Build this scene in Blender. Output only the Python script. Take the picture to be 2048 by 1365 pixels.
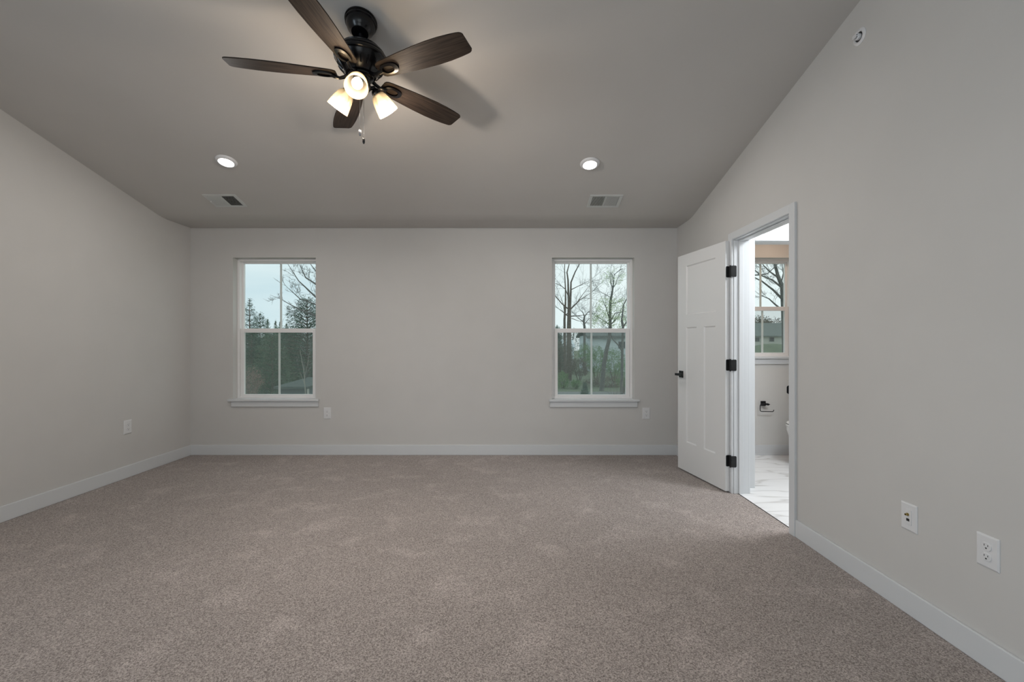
import bpy, bmesh, math, random
from mathutils import Vector, Matrix

for o in list(bpy.data.objects):
    bpy.data.objects.remove(o, do_unlink=True)
SC = bpy.context.scene
COL = SC.collection
PI = math.pi

# ------------------------------------------------------------------ camera
CAM_Z = 1.227                     # eye height over the carpet
cam_data = bpy.data.cameras.new('camera')
cam = bpy.data.objects.new('camera', cam_data)
COL.objects.link(cam)
cam.location = (0, 0, CAM_Z)
cam.rotation_euler = (PI / 2, 0, 0)
cam_data.sensor_width = 36.0
cam_data.lens = 36.0 * 890 / 2048
cam_data.shift_x = 3.0 / 2048
cam_data.shift_y = 0.5 / 2048
cam_data.clip_start = 0.02
cam_data.clip_end = 500
SC.camera = cam

# ------------------------------------------------------------------ exposure
SC.view_settings.view_transform = 'Standard'
SC.view_settings.look = 'None'
SC.view_settings.gamma = 1.0
SC.view_settings.use_curve_mapping = False
SC.view_settings.exposure = 0.08

# ------------------------------------------------------------------ overcast sky
W = bpy.data.worlds.new('overcast_sky')
SC.world = W
W.use_nodes = True
nt = W.node_tree
nt.nodes.clear()
n_out = nt.nodes.new('ShaderNodeOutputWorld')
n_bg = nt.nodes.new('ShaderNodeBackground')
n_tc = nt.nodes.new('ShaderNodeTexCoord')
n_map = nt.nodes.new('ShaderNodeMapping')
n_map.inputs['Scale'].default_value = (1.5, 1.5, 9.0)
n_no = nt.nodes.new('ShaderNodeTexNoise')
n_no.inputs['Scale'].default_value = 1.6
n_no.inputs['Detail'].default_value = 4
n_cl = nt.nodes.new('ShaderNodeValToRGB')
n_cl.color_ramp.elements[0].position = 0.34
n_cl.color_ramp.elements[0].color = (0.60, 0.74, 0.80, 1)
n_cl.color_ramp.elements[1].position = 0.66
n_cl.color_ramp.elements[1].color = (0.74, 0.84, 0.87, 1)
n_sep = nt.nodes.new('ShaderNodeSeparateXYZ')
n_rng = nt.nodes.new('ShaderNodeMapRange')
n_rng.inputs['From Min'].default_value = -0.45
n_rng.inputs['From Max'].default_value = 0.2
n_mx = nt.nodes.new('ShaderNodeMix')
n_mx.data_type = 'RGBA'
n_mx.inputs['B'].default_value = (0.85, 0.92, 0.93, 1)
nt.links.new(n_tc.outputs['Generated'], n_map.inputs['Vector'])
nt.links.new(n_map.outputs['Vector'], n_no.inputs['Vector'])
nt.links.new(n_no.outputs['Fac'], n_cl.inputs['Fac'])
nt.links.new(n_tc.outputs['Generated'], n_sep.inputs[0])
nt.links.new(n_sep.outputs['X'], n_rng.inputs['Value'])
nt.links.new(n_rng.outputs['Result'], n_mx.inputs['Factor'])
nt.links.new(n_cl.outputs['Color'], n_mx.inputs['A'])
nt.links.new(n_mx.outputs['Result'], n_bg.inputs['Color'])
n_bg.inputs['Strength'].default_value = 1.07
nt.links.new(n_bg.outputs['Background'], n_out.inputs['Surface'])


def area_light(name, loc, rot, sx, sy, power, color, portal=False):
    d = bpy.data.lights.new(name, 'AREA')
    d.shape = 'RECTANGLE'
    d.size, d.size_y = sx, sy
    d.energy = power
    d.color = color
    if portal:
        d.cycles.is_portal = True
    o = bpy.data.objects.new(name, d)
    COL.objects.link(o)
    o.location = loc
    o.rotation_euler = rot
    return o


# daylight of the windows beside and behind the camera, lamps of the two bath spaces
area_light('daylight_left_window', (-3.53, -1.30, 1.40), (0, -PI / 2, 0), 1.5, 1.5, 50, (0.72, 0.87, 1.0))
area_light('daylight_rear_window', (-0.20, -2.50, 1.45), (PI / 2, 0, 0), 2.3, 1.6, 12, (0.90, 0.96, 1.0))
area_light('bathroom_ceiling_lamp', (2.65, 2.95, 2.43), (0, 0, 0), 0.6, 0.6, 36, (0.93, 0.97, 1.0))
area_light('toilet_room_ceiling_lamp', (2.75, 4.30, 2.43), (0, 0, 0), 0.16, 0.16, 3.0, (1.0, 0.72, 0.52))


# ------------------------------------------------------------------ material helpers
def mat(name, color, rough=0.6, metal=0.0, spec=0.5, emit=None, emit_s=0.0):
    m = bpy.data.materials.new(name)
    m.use_nodes = True
    b = m.node_tree.nodes['Principled BSDF']
    b.inputs['Base Color'].default_value = (*color, 1)
    b.inputs['Roughness'].default_value = rough
    b.inputs['Metallic'].default_value = metal
    b.inputs['Specular IOR Level'].default_value = spec
    if emit:
        b.inputs['Emission Color'].default_value = (*emit, 1)
        b.inputs['Emission Strength'].default_value = emit_s
    return m


def nodes_of(m):
    t = m.node_tree
    return t, t.nodes, t.links, t.nodes['Principled BSDF']


def noise_mat(name, c0, c1, scale, rough=0.7, detail=4, lo=0.35, hi=0.65, stretch=(1, 1, 1), bump=0.0, spec=0.3):
    m = mat(name, c0, rough, spec=spec)
    t, N, L, b = nodes_of(m)
    tc = N.new('ShaderNodeTexCoord')
    mp = N.new('ShaderNodeMapping')
    mp.inputs['Scale'].default_value = stretch
    no = N.new('ShaderNodeTexNoise')
    no.inputs['Scale'].default_value = scale
    no.inputs['Detail'].default_value = detail
    rp = N.new('ShaderNodeValToRGB')
    rp.color_ramp.elements[0].position = lo
    rp.color_ramp.elements[0].color = (*c0, 1)
    rp.color_ramp.elements[1].position = hi
    rp.color_ramp.elements[1].color = (*c1, 1)
    L.new(tc.outputs['Object'], mp.inputs['Vector'])
    L.new(mp.outputs['Vector'], no.inputs['Vector'])
    L.new(no.outputs['Fac'], rp.inputs['Fac'])
    L.new(rp.outputs['Color'], b.inputs['Base Color'])
    if bump:
        bp = N.new('ShaderNodeBump')
        bp.inputs['Strength'].default_value = bump
        bp.inputs['Distance'].default_value = 0.01
        L.new(no.outputs['Fac'], bp.inputs['Height'])
        L.new(bp.outputs['Normal'], b.inputs['Normal'])
    return m


def leaf_mat(name, cols, rough=0.7):
    """foliage colour that changes from leaf to leaf"""
    m = mat(name, cols[0], rough, spec=0.2)
    t, N, L, b = nodes_of(m)
    g = N.new('ShaderNodeNewGeometry')
    rp = N.new('ShaderNodeValToRGB')
    el = rp.color_ramp.elements
    el[0].color = (*cols[0], 1)
    el[1].color = (*cols[-1], 1)
    for i, c in enumerate(cols[1:-1]):
        e = el.new((i + 1) / (len(cols) - 1))
        e.color = (*c, 1)
    L.new(g.outputs['Random Per Island'], rp.inputs['Fac'])
    L.new(rp.outputs['Color'], b.inputs['Base Color'])
    return m


M = {}
M['wall'] = noise_mat('greige_wall_paint', (0.605, 0.592, 0.575), (0.62, 0.607, 0.59), 3.0, 0.75)
M['ceil'] = noise_mat('ceiling_paint', (0.565, 0.545, 0.522), (0.58, 0.56, 0.537), 2.0, 0.85)
M['bathwall'] = noise_mat('bathroom_wall_paint', (0.66, 0.65, 0.63), (0.675, 0.665, 0.645), 3.0, 0.7)
M['white'] = mat('white_trim_paint', (0.67, 0.685, 0.70), 0.38)
M['doorwhite'] = mat('white_door_paint', (0.78, 0.78, 0.78), 0.42)
M['vinyl'] = mat('white_vinyl', (0.88, 0.865, 0.86), 0.35)
M['plastic'] = mat('white_plastic', (0.74, 0.74, 0.75), 0.3)
M['black'] = mat('matte_black_metal', (0.012, 0.012, 0.013), 0.42, 0.3)
M['fanblack'] = mat('satin_black_metal', (0.0025, 0.0025, 0.0035), 0.24, 0.0, 0.38)
M['slot'] = mat('dark_slot', (0.02, 0.02, 0.02), 0.8)
M['brass'] = mat('brass', (0.42, 0.33, 0.12), 0.35, 1.0)
M['chrome'] = mat('grey_metal', (0.16, 0.17, 0.19), 0.3, 0.9)
M['ceramic'] = mat('white_ceramic', (0.82, 0.82, 0.81), 0.12)
M['ventwhite'] = mat('white_vent_enamel', (0.60, 0.61, 0.60), 0.45)
M['bulb'] = mat('lit_bulb', (1, 1, 1), 0.4, emit=(1.0, 0.90, 0.76), emit_s=3.0)
M['lens'] = mat('lit_lens', (1, 1, 1), 0.4, emit=(1.0, 0.93, 0.84), emit_s=9.0)


def carpet_material():
    m = mat('beige_cut_pile_carpet', (0.3, 0.25, 0.22), 0.95, spec=0.05)
    t, N, L, b = nodes_of(m)
    tc = N.new('ShaderNodeTexCoord')
    n1 = N.new('ShaderNodeTexVoronoi'); n1.inputs['Scale'].default_value = 250        # single tufts
    n1b = N.new('ShaderNodeTexNoise'); n1b.inputs['Scale'].default_value = 120; n1b.inputs['Detail'].default_value = 3
    sp = N.new('ShaderNodeSeparateColor')
    tm = N.new('ShaderNodeMix'); tm.data_type = 'FLOAT'; tm.inputs[0].default_value = 0.45
    r1 = N.new('ShaderNodeValToRGB')
    r1.color_ramp.elements[0].position = 0.16; r1.color_ramp.elements[0].color = (0.145, 0.122, 0.112, 1)
    r1.color_ramp.elements[1].position = 0.80; r1.color_ramp.elements[1].color = (0.545, 0.476, 0.442, 1)
    # pile brushed lighter in footprints and vacuum passes
    n2 = N.new('ShaderNodeTexNoise'); n2.inputs['Scale'].default_value = 4.4; n2.inputs['Detail'].default_value = 4
    n2.inputs['Distortion'].default_value = 0.4
    r2 = N.new('ShaderNodeValToRGB')
    r2.color_ramp.elements[0].position = 0.53; r2.color_ramp.elements[0].color = (0.97, 0.97, 0.97, 1)
    r2.color_ramp.elements[1].position = 0.72; r2.color_ramp.elements[1].color = (1.19, 1.19, 1.20, 1)
    n3 = N.new('ShaderNodeTexNoise'); n3.inputs['Scale'].default_value = 0.8; n3.inputs['Detail'].default_value = 2
    r3 = N.new('ShaderNodeValToRGB')
    r3.color_ramp.elements[0].position = 0.3; r3.color_ramp.elements[0].color = (0.92, 0.92, 0.92, 1)
    r3.color_ramp.elements[1].position = 0.7; r3.color_ramp.elements[1].color = (1.08, 1.08, 1.08, 1)
    mx = N.new('ShaderNodeMix'); mx.data_type = 'RGBA'; mx.blend_type = 'MULTIPLY'; mx.inputs['Factor'].default_value = 1
    mx2 = N.new('ShaderNodeMix'); mx2.data_type = 'RGBA'; mx2.blend_type = 'MULTIPLY'; mx2.inputs['Factor'].default_value = 1
    for n in (n1, n2, n3):
        L.new(tc.outputs['Object'], n.inputs['Vector'])
    L.new(tc.outputs['Object'], n1b.inputs['Vector'])
    L.new(n1.outputs['Color'], sp.inputs[0])
    L.new(sp.outputs[0], tm.inputs[2]); L.new(n1b.outputs['Fac'], tm.inputs[3])
    L.new(tm.outputs[0], r1.inputs['Fac'])
    L.new(n2.outputs['Fac'], r2.inputs['Fac'])
    L.new(n3.outputs['Fac'], r3.inputs['Fac'])
    L.new(r1.outputs['Color'], mx.inputs['A']); L.new(r2.outputs['Color'], mx.inputs['B'])
    L.new(mx.outputs['Result'], mx2.inputs['A']); L.new(r3.outputs['Color'], mx2.inputs['B'])
    L.new(mx2.outputs['Result'], b.inputs['Base Color'])
    bp = N.new('ShaderNodeBump'); bp.inputs['Strength'].default_value = 0.6; bp.inputs['Distance'].default_value = 0.008
    L.new(tm.outputs[0], bp.inputs['Height'])
    L.new(bp.outputs['Normal'], b.inputs['Normal'])
    b.inputs['Sheen Weight'].default_value = 0.15
    return m


def marble_material():
    m = mat('white_marble_tile', (0.85, 0.86, 0.87), 0.22)
    t, N, L, b = nodes_of(m)
    tc = N.new('ShaderNodeTexCoord')
    mp = N.new('ShaderNodeMapping'); mp.inputs['Rotation'].default_value = (0, 0, 0.25); mp.inputs['Scale'].default_value = (0.6, 2.8, 1)
    no = N.new('ShaderNodeTexNoise'); no.inputs['Scale'].default_value = 2.2; no.inputs['Detail'].default_value = 2.5; no.inputs['Roughness'].default_value = 0.4; no.inputs['Distortion'].default_value = 0.35
    rp = N.new('ShaderNodeValToRGB')
    e = rp.color_ramp.elements
    e[0].position = 0.44; e[0].color = (0.89, 0.90, 0.91, 1)
    e[1].position = 0.56; e[1].color = (0.89, 0.90, 0.91, 1)
    k = e.new(0.497); k.color = (0.66, 0.66, 0.66, 1)
    k = e.new(0.475); k.color = (0.85, 0.86, 0.87, 1)
    k = e.new(0.52); k.color = (0.85, 0.86, 0.87, 1)
    L.new(tc.outputs['Object'], mp.inputs['Vector']); L.new(mp.outputs['Vector'], no.inputs['Vector'])
    L.new(no.outputs['Fac'], rp.inputs['Fac']); L.new(rp.outputs['Color'], b.inputs['Base Color'])
    return m


def wood_material():
    m = mat('dark_walnut_blade', (0.04, 0.025, 0.018), 0.5, spec=0.2)
    t, N, L, b = nodes_of(m)
    tc = N.new('ShaderNodeTexCoord')
    mp = N.new('ShaderNodeMapping'); mp.inputs['Scale'].default_value = (3, 60, 1)
    no = N.new('ShaderNodeTexNoise'); no.inputs['Scale'].default_value = 2.0; no.inputs['Detail'].default_value = 5; no.inputs['Distortion'].default_value = 0.5
    rp = N.new('ShaderNodeValToRGB')
    rp.color_ramp.elements[0].position = 0.35; rp.color_ramp.elements[0].color = (0.014, 0.010, 0.008, 1)
    rp.color_ramp.elements[1].position = 0.68; rp.color_ramp.elements[1].color = (0.044, 0.031, 0.0235, 1)
    L.new(tc.outputs['Object'], mp.inputs['Vector']); L.new(mp.outputs['Vector'], no.inputs['Vector'])
    L.new(no.outputs['Fac'], rp.inputs['Fac']); L.new(rp.outputs['Color'], b.inputs['Base Color'])
    return m


def glass_material():
    m = bpy.data.materials.new('window_glass')
    m.use_nodes = True
    t = m.node_tree; t.nodes.clear()
    o = t.nodes.new('ShaderNodeOutputMaterial'); mx = t.nodes.new('ShaderNodeMixShader')
    tr = t.nodes.new('ShaderNodeBsdfTransparent'); tr.inputs['Color'].default_value = (0.95, 0.98, 0.975, 1)
    gl = t.nodes.new('ShaderNodeBsdfGlossy'); gl.inputs['Roughness'].default_value = 0.02
    mx.inputs[0].default_value = 0.035
    t.links.new(tr.outputs[0], mx.inputs[1]); t.links.new(gl.outputs[0], mx.inputs[2]); t.links.new(mx.outputs[0], o.inputs[0])
    return m


def screen_material():
    m = bpy.data.materials.new('insect_screen_mesh')
    m.use_nodes = True
    t = m.node_tree; t.nodes.clear()
    o = t.nodes.new('ShaderNodeOutputMaterial'); mx = t.nodes.new('ShaderNodeMixShader')
    tr = t.nodes.new('ShaderNodeBsdfTransparent')
    df = t.nodes.new('ShaderNodeBsdfDiffuse'); df.inputs['Color'].default_value = (0.42, 0.46, 0.45, 1)
    mx.inputs[0].default_value = 0.17
    t.links.new(tr.outputs[0], mx.inputs[1]); t.links.new(df.outputs[0], mx.inputs[2]); t.links.new(mx.outputs[0], o.inputs[0])
    return m


def shade_material():
    m = bpy.data.materials.new('frosted_cream_glass')
    m.use_nodes = True
    t = m.node_tree; t.nodes.clear()
    o = t.nodes.new('ShaderNodeOutputMaterial')
    df = t.nodes.new('ShaderNodeBsdfDiffuse'); df.inputs['Color'].default_value = (0.34, 0.305, 0.24, 1)
    tl = t.nodes.new('ShaderNodeBsdfTranslucent'); tl.inputs['Color'].default_value = (0.46, 0.405, 0.31, 1)
    tr = t.nodes.new('ShaderNodeBsdfTransparent'); tr.inputs['Color'].default_value = (1.0, 0.93, 0.80, 1)
    gl = t.nodes.new('ShaderNodeBsdfGlossy'); gl.inputs['Roughness'].default_value = 0.15
    m1 = t.nodes.new('ShaderNodeMixShader'); m1.inputs[0].default_value = 0.55
    m2 = t.nodes.new('ShaderNodeMixShader'); m2.inputs[0].default_value = 0.42
    m3 = t.nodes.new('ShaderNodeMixShader'); m3.inputs[0].default_value = 0.06
    t.links.new(df.outputs[0], m1.inputs[1]); t.links.new(tl.outputs[0], m1.inputs[2])
    t.links.new(m1.outputs[0], m2.inputs[1]); t.links.new(tr.outputs[0], m2.inputs[2])
    t.links.new(m2.outputs[0], m3.inputs[1]); t.links.new(gl.outputs[0], m3.inputs[2])
    t.links.new(m3.outputs[0], o.inputs[0])
    return m


M['carpet'] = carpet_material()
M['marble'] = marble_material()
M['wood'] = wood_material()
M['glass'] = glass_material()
M['screen'] = screen_material()
M['shade'] = shade_material()


# ------------------------------------------------------------------ mesh helpers
def box(bm, x0, x1, y0, y1, z0, z1):
    v = [bm.verts.new(p) for p in ((x0, y0, z0), (x1, y0, z0), (x1, y1, z0), (x0, y1, z0),
                                   (x0, y0, z1), (x1, y0, z1), (x1, y1, z1), (x0, y1, z1))]
    for f in ((0, 3, 2, 1), (4, 5, 6, 7), (0, 1, 5, 4), (1, 2, 6, 5), (2, 3, 7, 6), (3, 0, 4, 7)):
        bm.faces.new([v[i] for i in f])
    return v


def prism_x(bm, prof, x0, x1):
    """closed profile of (y, z) extruded along x"""
    a = [bm.verts.new((x0, y, z)) for y, z in prof]
    b = [bm.verts.new((x1, y, z)) for y, z in prof]
    n = len(prof)
    for i in range(n):
        bm.faces.new((a[i], a[(i + 1) % n], b[(i + 1) % n], b[i]))
    bm.faces.new(a[::-1]); bm.faces.new(b)


def lathe(bm, prof, seg=32, mtx=None, close=False):
    rings = []
    for r, z in prof:
        if r < 1e-6:
            rings.append([bm.verts.new((0, 0, z))])
        else:
            rings.append([bm.verts.new((r * math.cos(2 * PI * i / seg), r * math.sin(2 * PI * i / seg), z)) for i in range(seg)])
    pairs = list(zip(rings, rings[1:]))
    if close:
        pairs.append((rings[-1], rings[0]))
    for a, b in pairs:
        if len(a) == 1 and len(b) == 1:
            continue
        for i in range(seg):
            j = (i + 1) % seg
            if len(a) == 1:
                bm.faces.new((a[0], b[j], b[i]))
            elif len(b) == 1:
                bm.faces.new((a[i], a[j], b[0]))
            else:
                bm.faces.new((a[i], a[j], b[j], b[i]))
    if mtx is not None:
        vs = [v for r in rings for v in r]
        bmesh.ops.transform(bm, matrix=mtx, verts=vs)


def tube(bm, pts, radii, sides=8, cap=True):
    pts = [Vector(p) for p in pts]
    if not hasattr(radii, '__len__'):
        radii = [radii] * len(pts)
    rings = []
    u = None
    for i, p in enumerate(pts):
        d = (pts[min(i + 1, len(pts) - 1)] - pts[max(i - 1, 0)]).normalized()
        if u is None:
            u = d.orthogonal().normalized()
        else:                                # carried along, so the section does not twist
            u = u - d * u.dot(d)
            u = u.normalized() if u.length > 1e-5 else d.orthogonal().normalized()
        w = d.cross(u).normalized()
        rings.append([bm.verts.new(p + (u * math.cos(2 * PI * k / sides) + w * math.sin(2 * PI * k / sides)) * radii[i]) for k in range(sides)])
    for a, b in zip(rings, rings[1:]):
        for k in range(sides):
            j = (k + 1) % sides
            bm.faces.new((a[k], a[j], b[j], b[k]))
    if cap:
        bm.faces.new(rings[0][::-1]); bm.faces.new(rings[-1])


def obj(name, bm, m, parent=None, smooth=False, bevel=0.0, seg=2, loc=None, rot=None, fixn=True):
    if fixn:
        bmesh.ops.recalc_face_normals(bm, faces=bm.faces[:])
    me = bpy.data.meshes.new(name)
    bm.to_mesh(me); bm.free()
    me.materials.append(m)
    o = bpy.data.objects.new(name, me)
    COL.objects.link(o)
    if smooth:
        for p in me.polygons:
            p.use_smooth = True
        me.set_sharp_from_angle(angle=math.radians(38))
    if bevel:
        b = o.modifiers.new('bevel', 'BEVEL')
        b.width = bevel; b.segments = seg; b.limit_method = 'ANGLE'; b.angle_limit = math.radians(40)
    if loc is not None:
        o.location = loc
    if rot is not None:
        o.rotation_euler = rot
    if parent is not None:
        o.parent = parent
    return o


def new():
    return bmesh.new()


def boxobj(name, dims, m, parent=None, bevel=0.0, **k):
    bm = new(); box(bm, *dims)
    return obj(name, bm, m, parent, bevel=bevel, **k)


def thing(name, label, cat, loc=(0, 0, 0), rot=(0, 0, 0), group=None):
    o = bpy.data.objects.new(name, None)
    o.empty_display_size = 0.1
    COL.objects.link(o)
    o.location = loc; o.rotation_euler = rot
    o['label'] = label; o['category'] = cat
    if group:
        o['group'] = group
    return o


def tag(o, label, cat, group=None, kind=None):
    o['label'] = label; o['category'] = cat
    if group:
        o['group'] = group
    if kind:
        o['kind'] = kind
    return o


def struct(o, label=None, cat=None):
    o['kind'] = 'structure'
    if label:
        o['label'] = label; o['category'] = cat
    return o


def dup(root, label):
    """copy of a thing with copies of its parts and sub-parts"""
    r = root.copy(); COL.objects.link(r); r['label'] = label
    for ch in list(root.children):
        c = ch.copy(); COL.objects.link(c); c.parent = r
        for g in list(ch.children):
            d = g.copy(); COL.objects.link(d); d.parent = c
    return r


# ------------------------------------------------------------------ room measures
XL, XR = -3.45, 1.795             # inner faces of the side walls
YB, YR = 4.80, -2.40              # back wall, wall behind the camera
ZC = 2.450                        # ceiling height at the back wall
YS, SL = 4.42, 0.247              # where the ceiling starts to rise, and its pitch
YRIDGE = 0.60
WT = 0.115                        # wall thickness


def ceil_z(y):
    return ZC + SL * (YS - y)


TILT = math.atan(SL)
DY0, DY1, DZ = 2.848, 3.575, 2.040   # clear door opening in the right wall

# window openings: x0, x1, z0, z1
WIN1 = (-2.994, -2.101, 0.604, 2.130)
WIN2 = (0.448, 1.336, 0.600, 2.130)
WIN3 = (2.470, 3.080, 1.062, 2.130)

# ------------------------------------------------------------------ shell
bm = new()
box(bm, XL - 0.15, XR + 0.038, YR - 0.15, YB + 0.02, -0.12, 0.0)
struct(obj('floor', bm, M['carpet']), 'taupe cut pile carpet with lighter footprints across the bedroom', 'carpet')

bm = new()
top = []
prof = [(YB + 0.17, ZC), (YS + 0.06, ZC), (YS + 0.02, ZC + 0.003), (YS - 0.02, ZC + 0.008), (YS - 0.06, ceil_z(YS - 0.06)),
        (YRIDGE, ceil_z(YRIDGE)), (YR - 0.15, ceil_z(YRIDGE) - SL * (YRIDGE - YR + 0.15))]
prof2 = [(y, z + 0.12) for y, z in prof]
prism_x(bm, prof + prof2[::-1], XL - 0.15, XR + WT)
struct(obj('ceiling', bm, M['ceil']), 'sloped bedroom ceiling painted matte taupe white', 'ceiling')

bm = new()
x0, x1 = XL - 0.15, XR + WT
ya, yb = YB, YB + 0.16
for a, b_, c, d in ((x0, WIN1[0], 0, ZC + .1), (WIN1[1], WIN2[0], 0, ZC + .1), (WIN2[1], x1, 0, ZC + .1),
                    (WIN1[0], WIN1[1], 0, WIN1[2] - .02), (WIN1[0], WIN1[1], WIN1[3], ZC + .1),
                    (WIN2[0], WIN2[1], 0, WIN2[2] - .02), (WIN2[0], WIN2[1], WIN2[3], ZC + .1)):
    box(bm, a, b_, ya, yb, c, d)
struct(obj('wall_back', bm, M['wall']))

bm = new()
# with a window opening beside the camera, out of the picture
box(bm, XL - 0.15, XL, YR - 0.15, -2.05, 0, 3.5); box(bm, XL - 0.15, XL, -0.55, YB + 0.1, 0, 3.5)
box(bm, XL - 0.15, XL, -2.05, -0.55, 0, 0.65); box(bm, XL - 0.15, XL, -2.05, -0.55, 2.15, 3.5)
struct(obj('wall_left', bm, M['wall']))

bm = new()
box(bm, XR, XR + WT, YR - 0.15, DY0 - 0.018, 0, 3.5)
box(bm, XR, XR + WT, DY1 + 0.018, YB + 0.1, 0, 3.5)
box(bm, XR, XR + WT, DY0 - 0.018, DY1 + 0.018, DZ + 0.018, 3.5)
struct(obj('wall_right', bm, M['wall']))

# wall behind the camera, with the window opening the daylight comes through
bm = new()
ya, yb = YR - 0.15, YR
RW = ((-1.35, 0.95),)
box(bm, XL - .1, RW[0][0], ya, yb, 0, 3.0); box(bm, RW[0][1], XR + .05, ya, yb, 0, 3.0)
for a, b_ in RW:
    box(bm, a, b_, ya, yb, 0, 0.6); box(bm, a, b_, ya, yb, 2.3, 3.0)
struct(obj('wall_rear', bm, M['wall']))


def baseboard(name, x0, x1, y0, y1, h=0.110):
    return struct(boxobj(name, (x0, x1, y0, y1, 0, h), M['white'], bevel=0.004))


T = 0.014
baseboard('baseboard_back', XL, XR, YB - T, YB)
baseboard('baseboard_left', XL, XL + T, YR, YB - T)
baseboard('baseboard_right', XR - T, XR, YR, DY0 - 0.062)
baseboard('baseboard_right', XR - T, XR, DY1 + 0.062, YB - T)


# ------------------------------------------------------------------ windows in the back wall
def make_window(num, op, zmid, label, stool_l, stool_r, apron_l, apron_r, has_stool=True):
    x0, x1, z0, z1 = op
    w = thing('window_%d' % num, label, 'window', ((x0 + x1) / 2, YB, z0))
    struct(w)
    hx = (x1 - x0) / 2
    H = z1 - z0
    zm = zmid - z0
    # vinyl frame set back in the drywall return
    f0, f1 = 0.076, 0.155
    bm = new()
    fw = 0.028
    box(bm, -hx, -hx + fw, f0, f1, 0, H); box(bm, hx - fw, hx, f0, f1, 0, H)
    box(bm, -hx + fw, hx - fw, f0, f1, H - fw, H)
    box(bm, -hx + fw, hx - fw, f0, f1, -0.015, 0.016)
    obj('frame', bm, M['vinyl'], w, bevel=0.002)

    def sash(name, ya, yb, xh, zb, zt, st, rt, rb, mun):
        bm = new()
        box(bm, -xh, -xh + st, ya, yb, zb, zt); box(bm, xh - st, xh, ya, yb, zb, zt)
        box(bm, -xh + st, xh - st, ya, yb, zt - rt, zt); box(bm, -xh + st, xh - st, ya, yb, zb, zb + rb)
        s = obj(name, bm, M['vinyl'], w, bevel=0.003)
        ym = (ya + yb) / 2
        boxobj('pane', (-xh + st - .004, xh - st + .004, ym - 0.004, ym + 0.004, zb + rb - .004, zt - rt + .004), M['glass'], s)
        boxobj('muntin', (-mun / 2, mun / 2, ym + 0.0045, ym + 0.0125, zb + rb, zt - rt), M['vinyl'], s)
        return s
    sash('upper_sash', 0.118, 0.150, hx - fw + .004, zm - 0.014, H - fw + .002, 0.022, 0.018, 0.030, 0.020)
    sash('lower_sash', 0.082, 0.114, hx - fw - .002, 0.014, zm + 0.022, 0.040, 0.045, 0.026, 0.020)
    boxobj('insect_screen', (-hx + .02, hx - .02, 0.1525, 0.154, 0.016, zm - .01), M['screen'], w)
    bm = new()
    cx = (x0 + x1) / 2
    box(bm, -hx, hx, 0.0, 0.080, -0.022, 0.0)
    box(bm, stool_l - cx, stool_r - cx, -0.034, 0.0, -0.022, 0.0)
    obj('window_sill', bm, M['white'], w, bevel=0.003)
    boxobj('apron', (apron_l - cx, apron_r - cx, -0.016, 0.0, -0.082, -0.022), M['white'], w, bevel=0.003)
    return w


make_window(1, WIN1, 1.345, 'left of the two bedroom windows, evergreens and a bluish shed outside', -3.035, -2.060, -3.005, -2.066)
make_window(2, WIN2, 1.345, 'bedroom window beside the open door, bare trees and pale house outside', 0.415, 1.385, 0.424, 1.366)
make_window(3, WIN3, 1.585, 'small window in the bathroom beyond the open door', 2.44, 3.11, 2.45, 3.10)

# ------------------------------------------------------------------ door frame and door
bm = new()
CW, CT = 0.057, 0.018
xa, xb = XR - CT, XR                       # room side casing
for (xa, xb) in ((XR - CT, XR), (XR + WT, XR + WT + CT)):
    box(bm, xa, xb, DY0 - 0.005 - CW, DY0 - 0.005, 0, DZ + 0.005 + CW)
    box(bm, xa, xb, DY1 + 0.005, DY1 + 0.005 + CW, 0, DZ + 0.005 + CW)
    box(bm, xa, xb, DY0 - 0.005, DY1 + 0.005, DZ + 0.005, DZ + 0.005 + CW)
# jamb boards
box(bm, XR, XR + WT, DY0 - 0.018, DY0, 0, DZ); box(bm, XR, XR + WT, DY1, DY1 + 0.018, 0, DZ)
box(bm, XR, XR + WT, DY0 - 0.018, DY1 + 0.018, DZ, DZ + 0.018)
# stops
sx0, sx1 = XR + 0.037, XR + 0.072
box(bm, sx0, sx1, DY0, DY0 + 0.011, 0, DZ - .011); box(bm, sx0, sx1, DY1 - 0.011, DY1, 0, DZ - .011)
box(bm, sx0, sx1, DY0, DY1, DZ - 0.011, DZ)
frame = struct(obj('trim_1', bm, M['white'], bevel=0.003), 'white casing and jamb around the open bathroom doorway', 'door frame')
# strike plate with its curled lip
bm = new()
box(bm, XR - 0.001, XR + 0.034, DY0 - 0.0005, DY0 + 0.0025, 0.885, 0.945)
n = 8
pts = [(XR + 0.004 - 0.024 * i / n, DY0 + 0.0005 + 0.014 * math.sin(i / n * 2.2), 0) for i in range(n + 1)]
prev = None
for i, (x, y, _) in enumerate(pts):
    hh = 0.030 * math.cos(i / n * 0.9)
    cur = [bm.verts.new((x, y, 0.915 - hh)), bm.verts.new((x, y, 0.915 + hh)), bm.verts.new((x + .002, y + 0.003, 0.915 + hh)), bm.verts.new((x + .002, y + 0.003, 0.915 - hh))]
    if prev:
        for k in range(4):
            bm.faces.new((prev[k], prev[(k + 1) % 4], cur[(k + 1) % 4], cur[k]))
    prev = cur
bm.faces.new(prev)
obj('strike_plate', bm, M['black'], frame, smooth=True)['label'] = 'black strike plate'

HX, HY = 1.740, 3.603                      # hinge corner of the open leaf
dvec = Vector((-0.176, 0.984, 0)).normalized()
ang = math.atan2(dvec.y, dvec.x)
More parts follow.
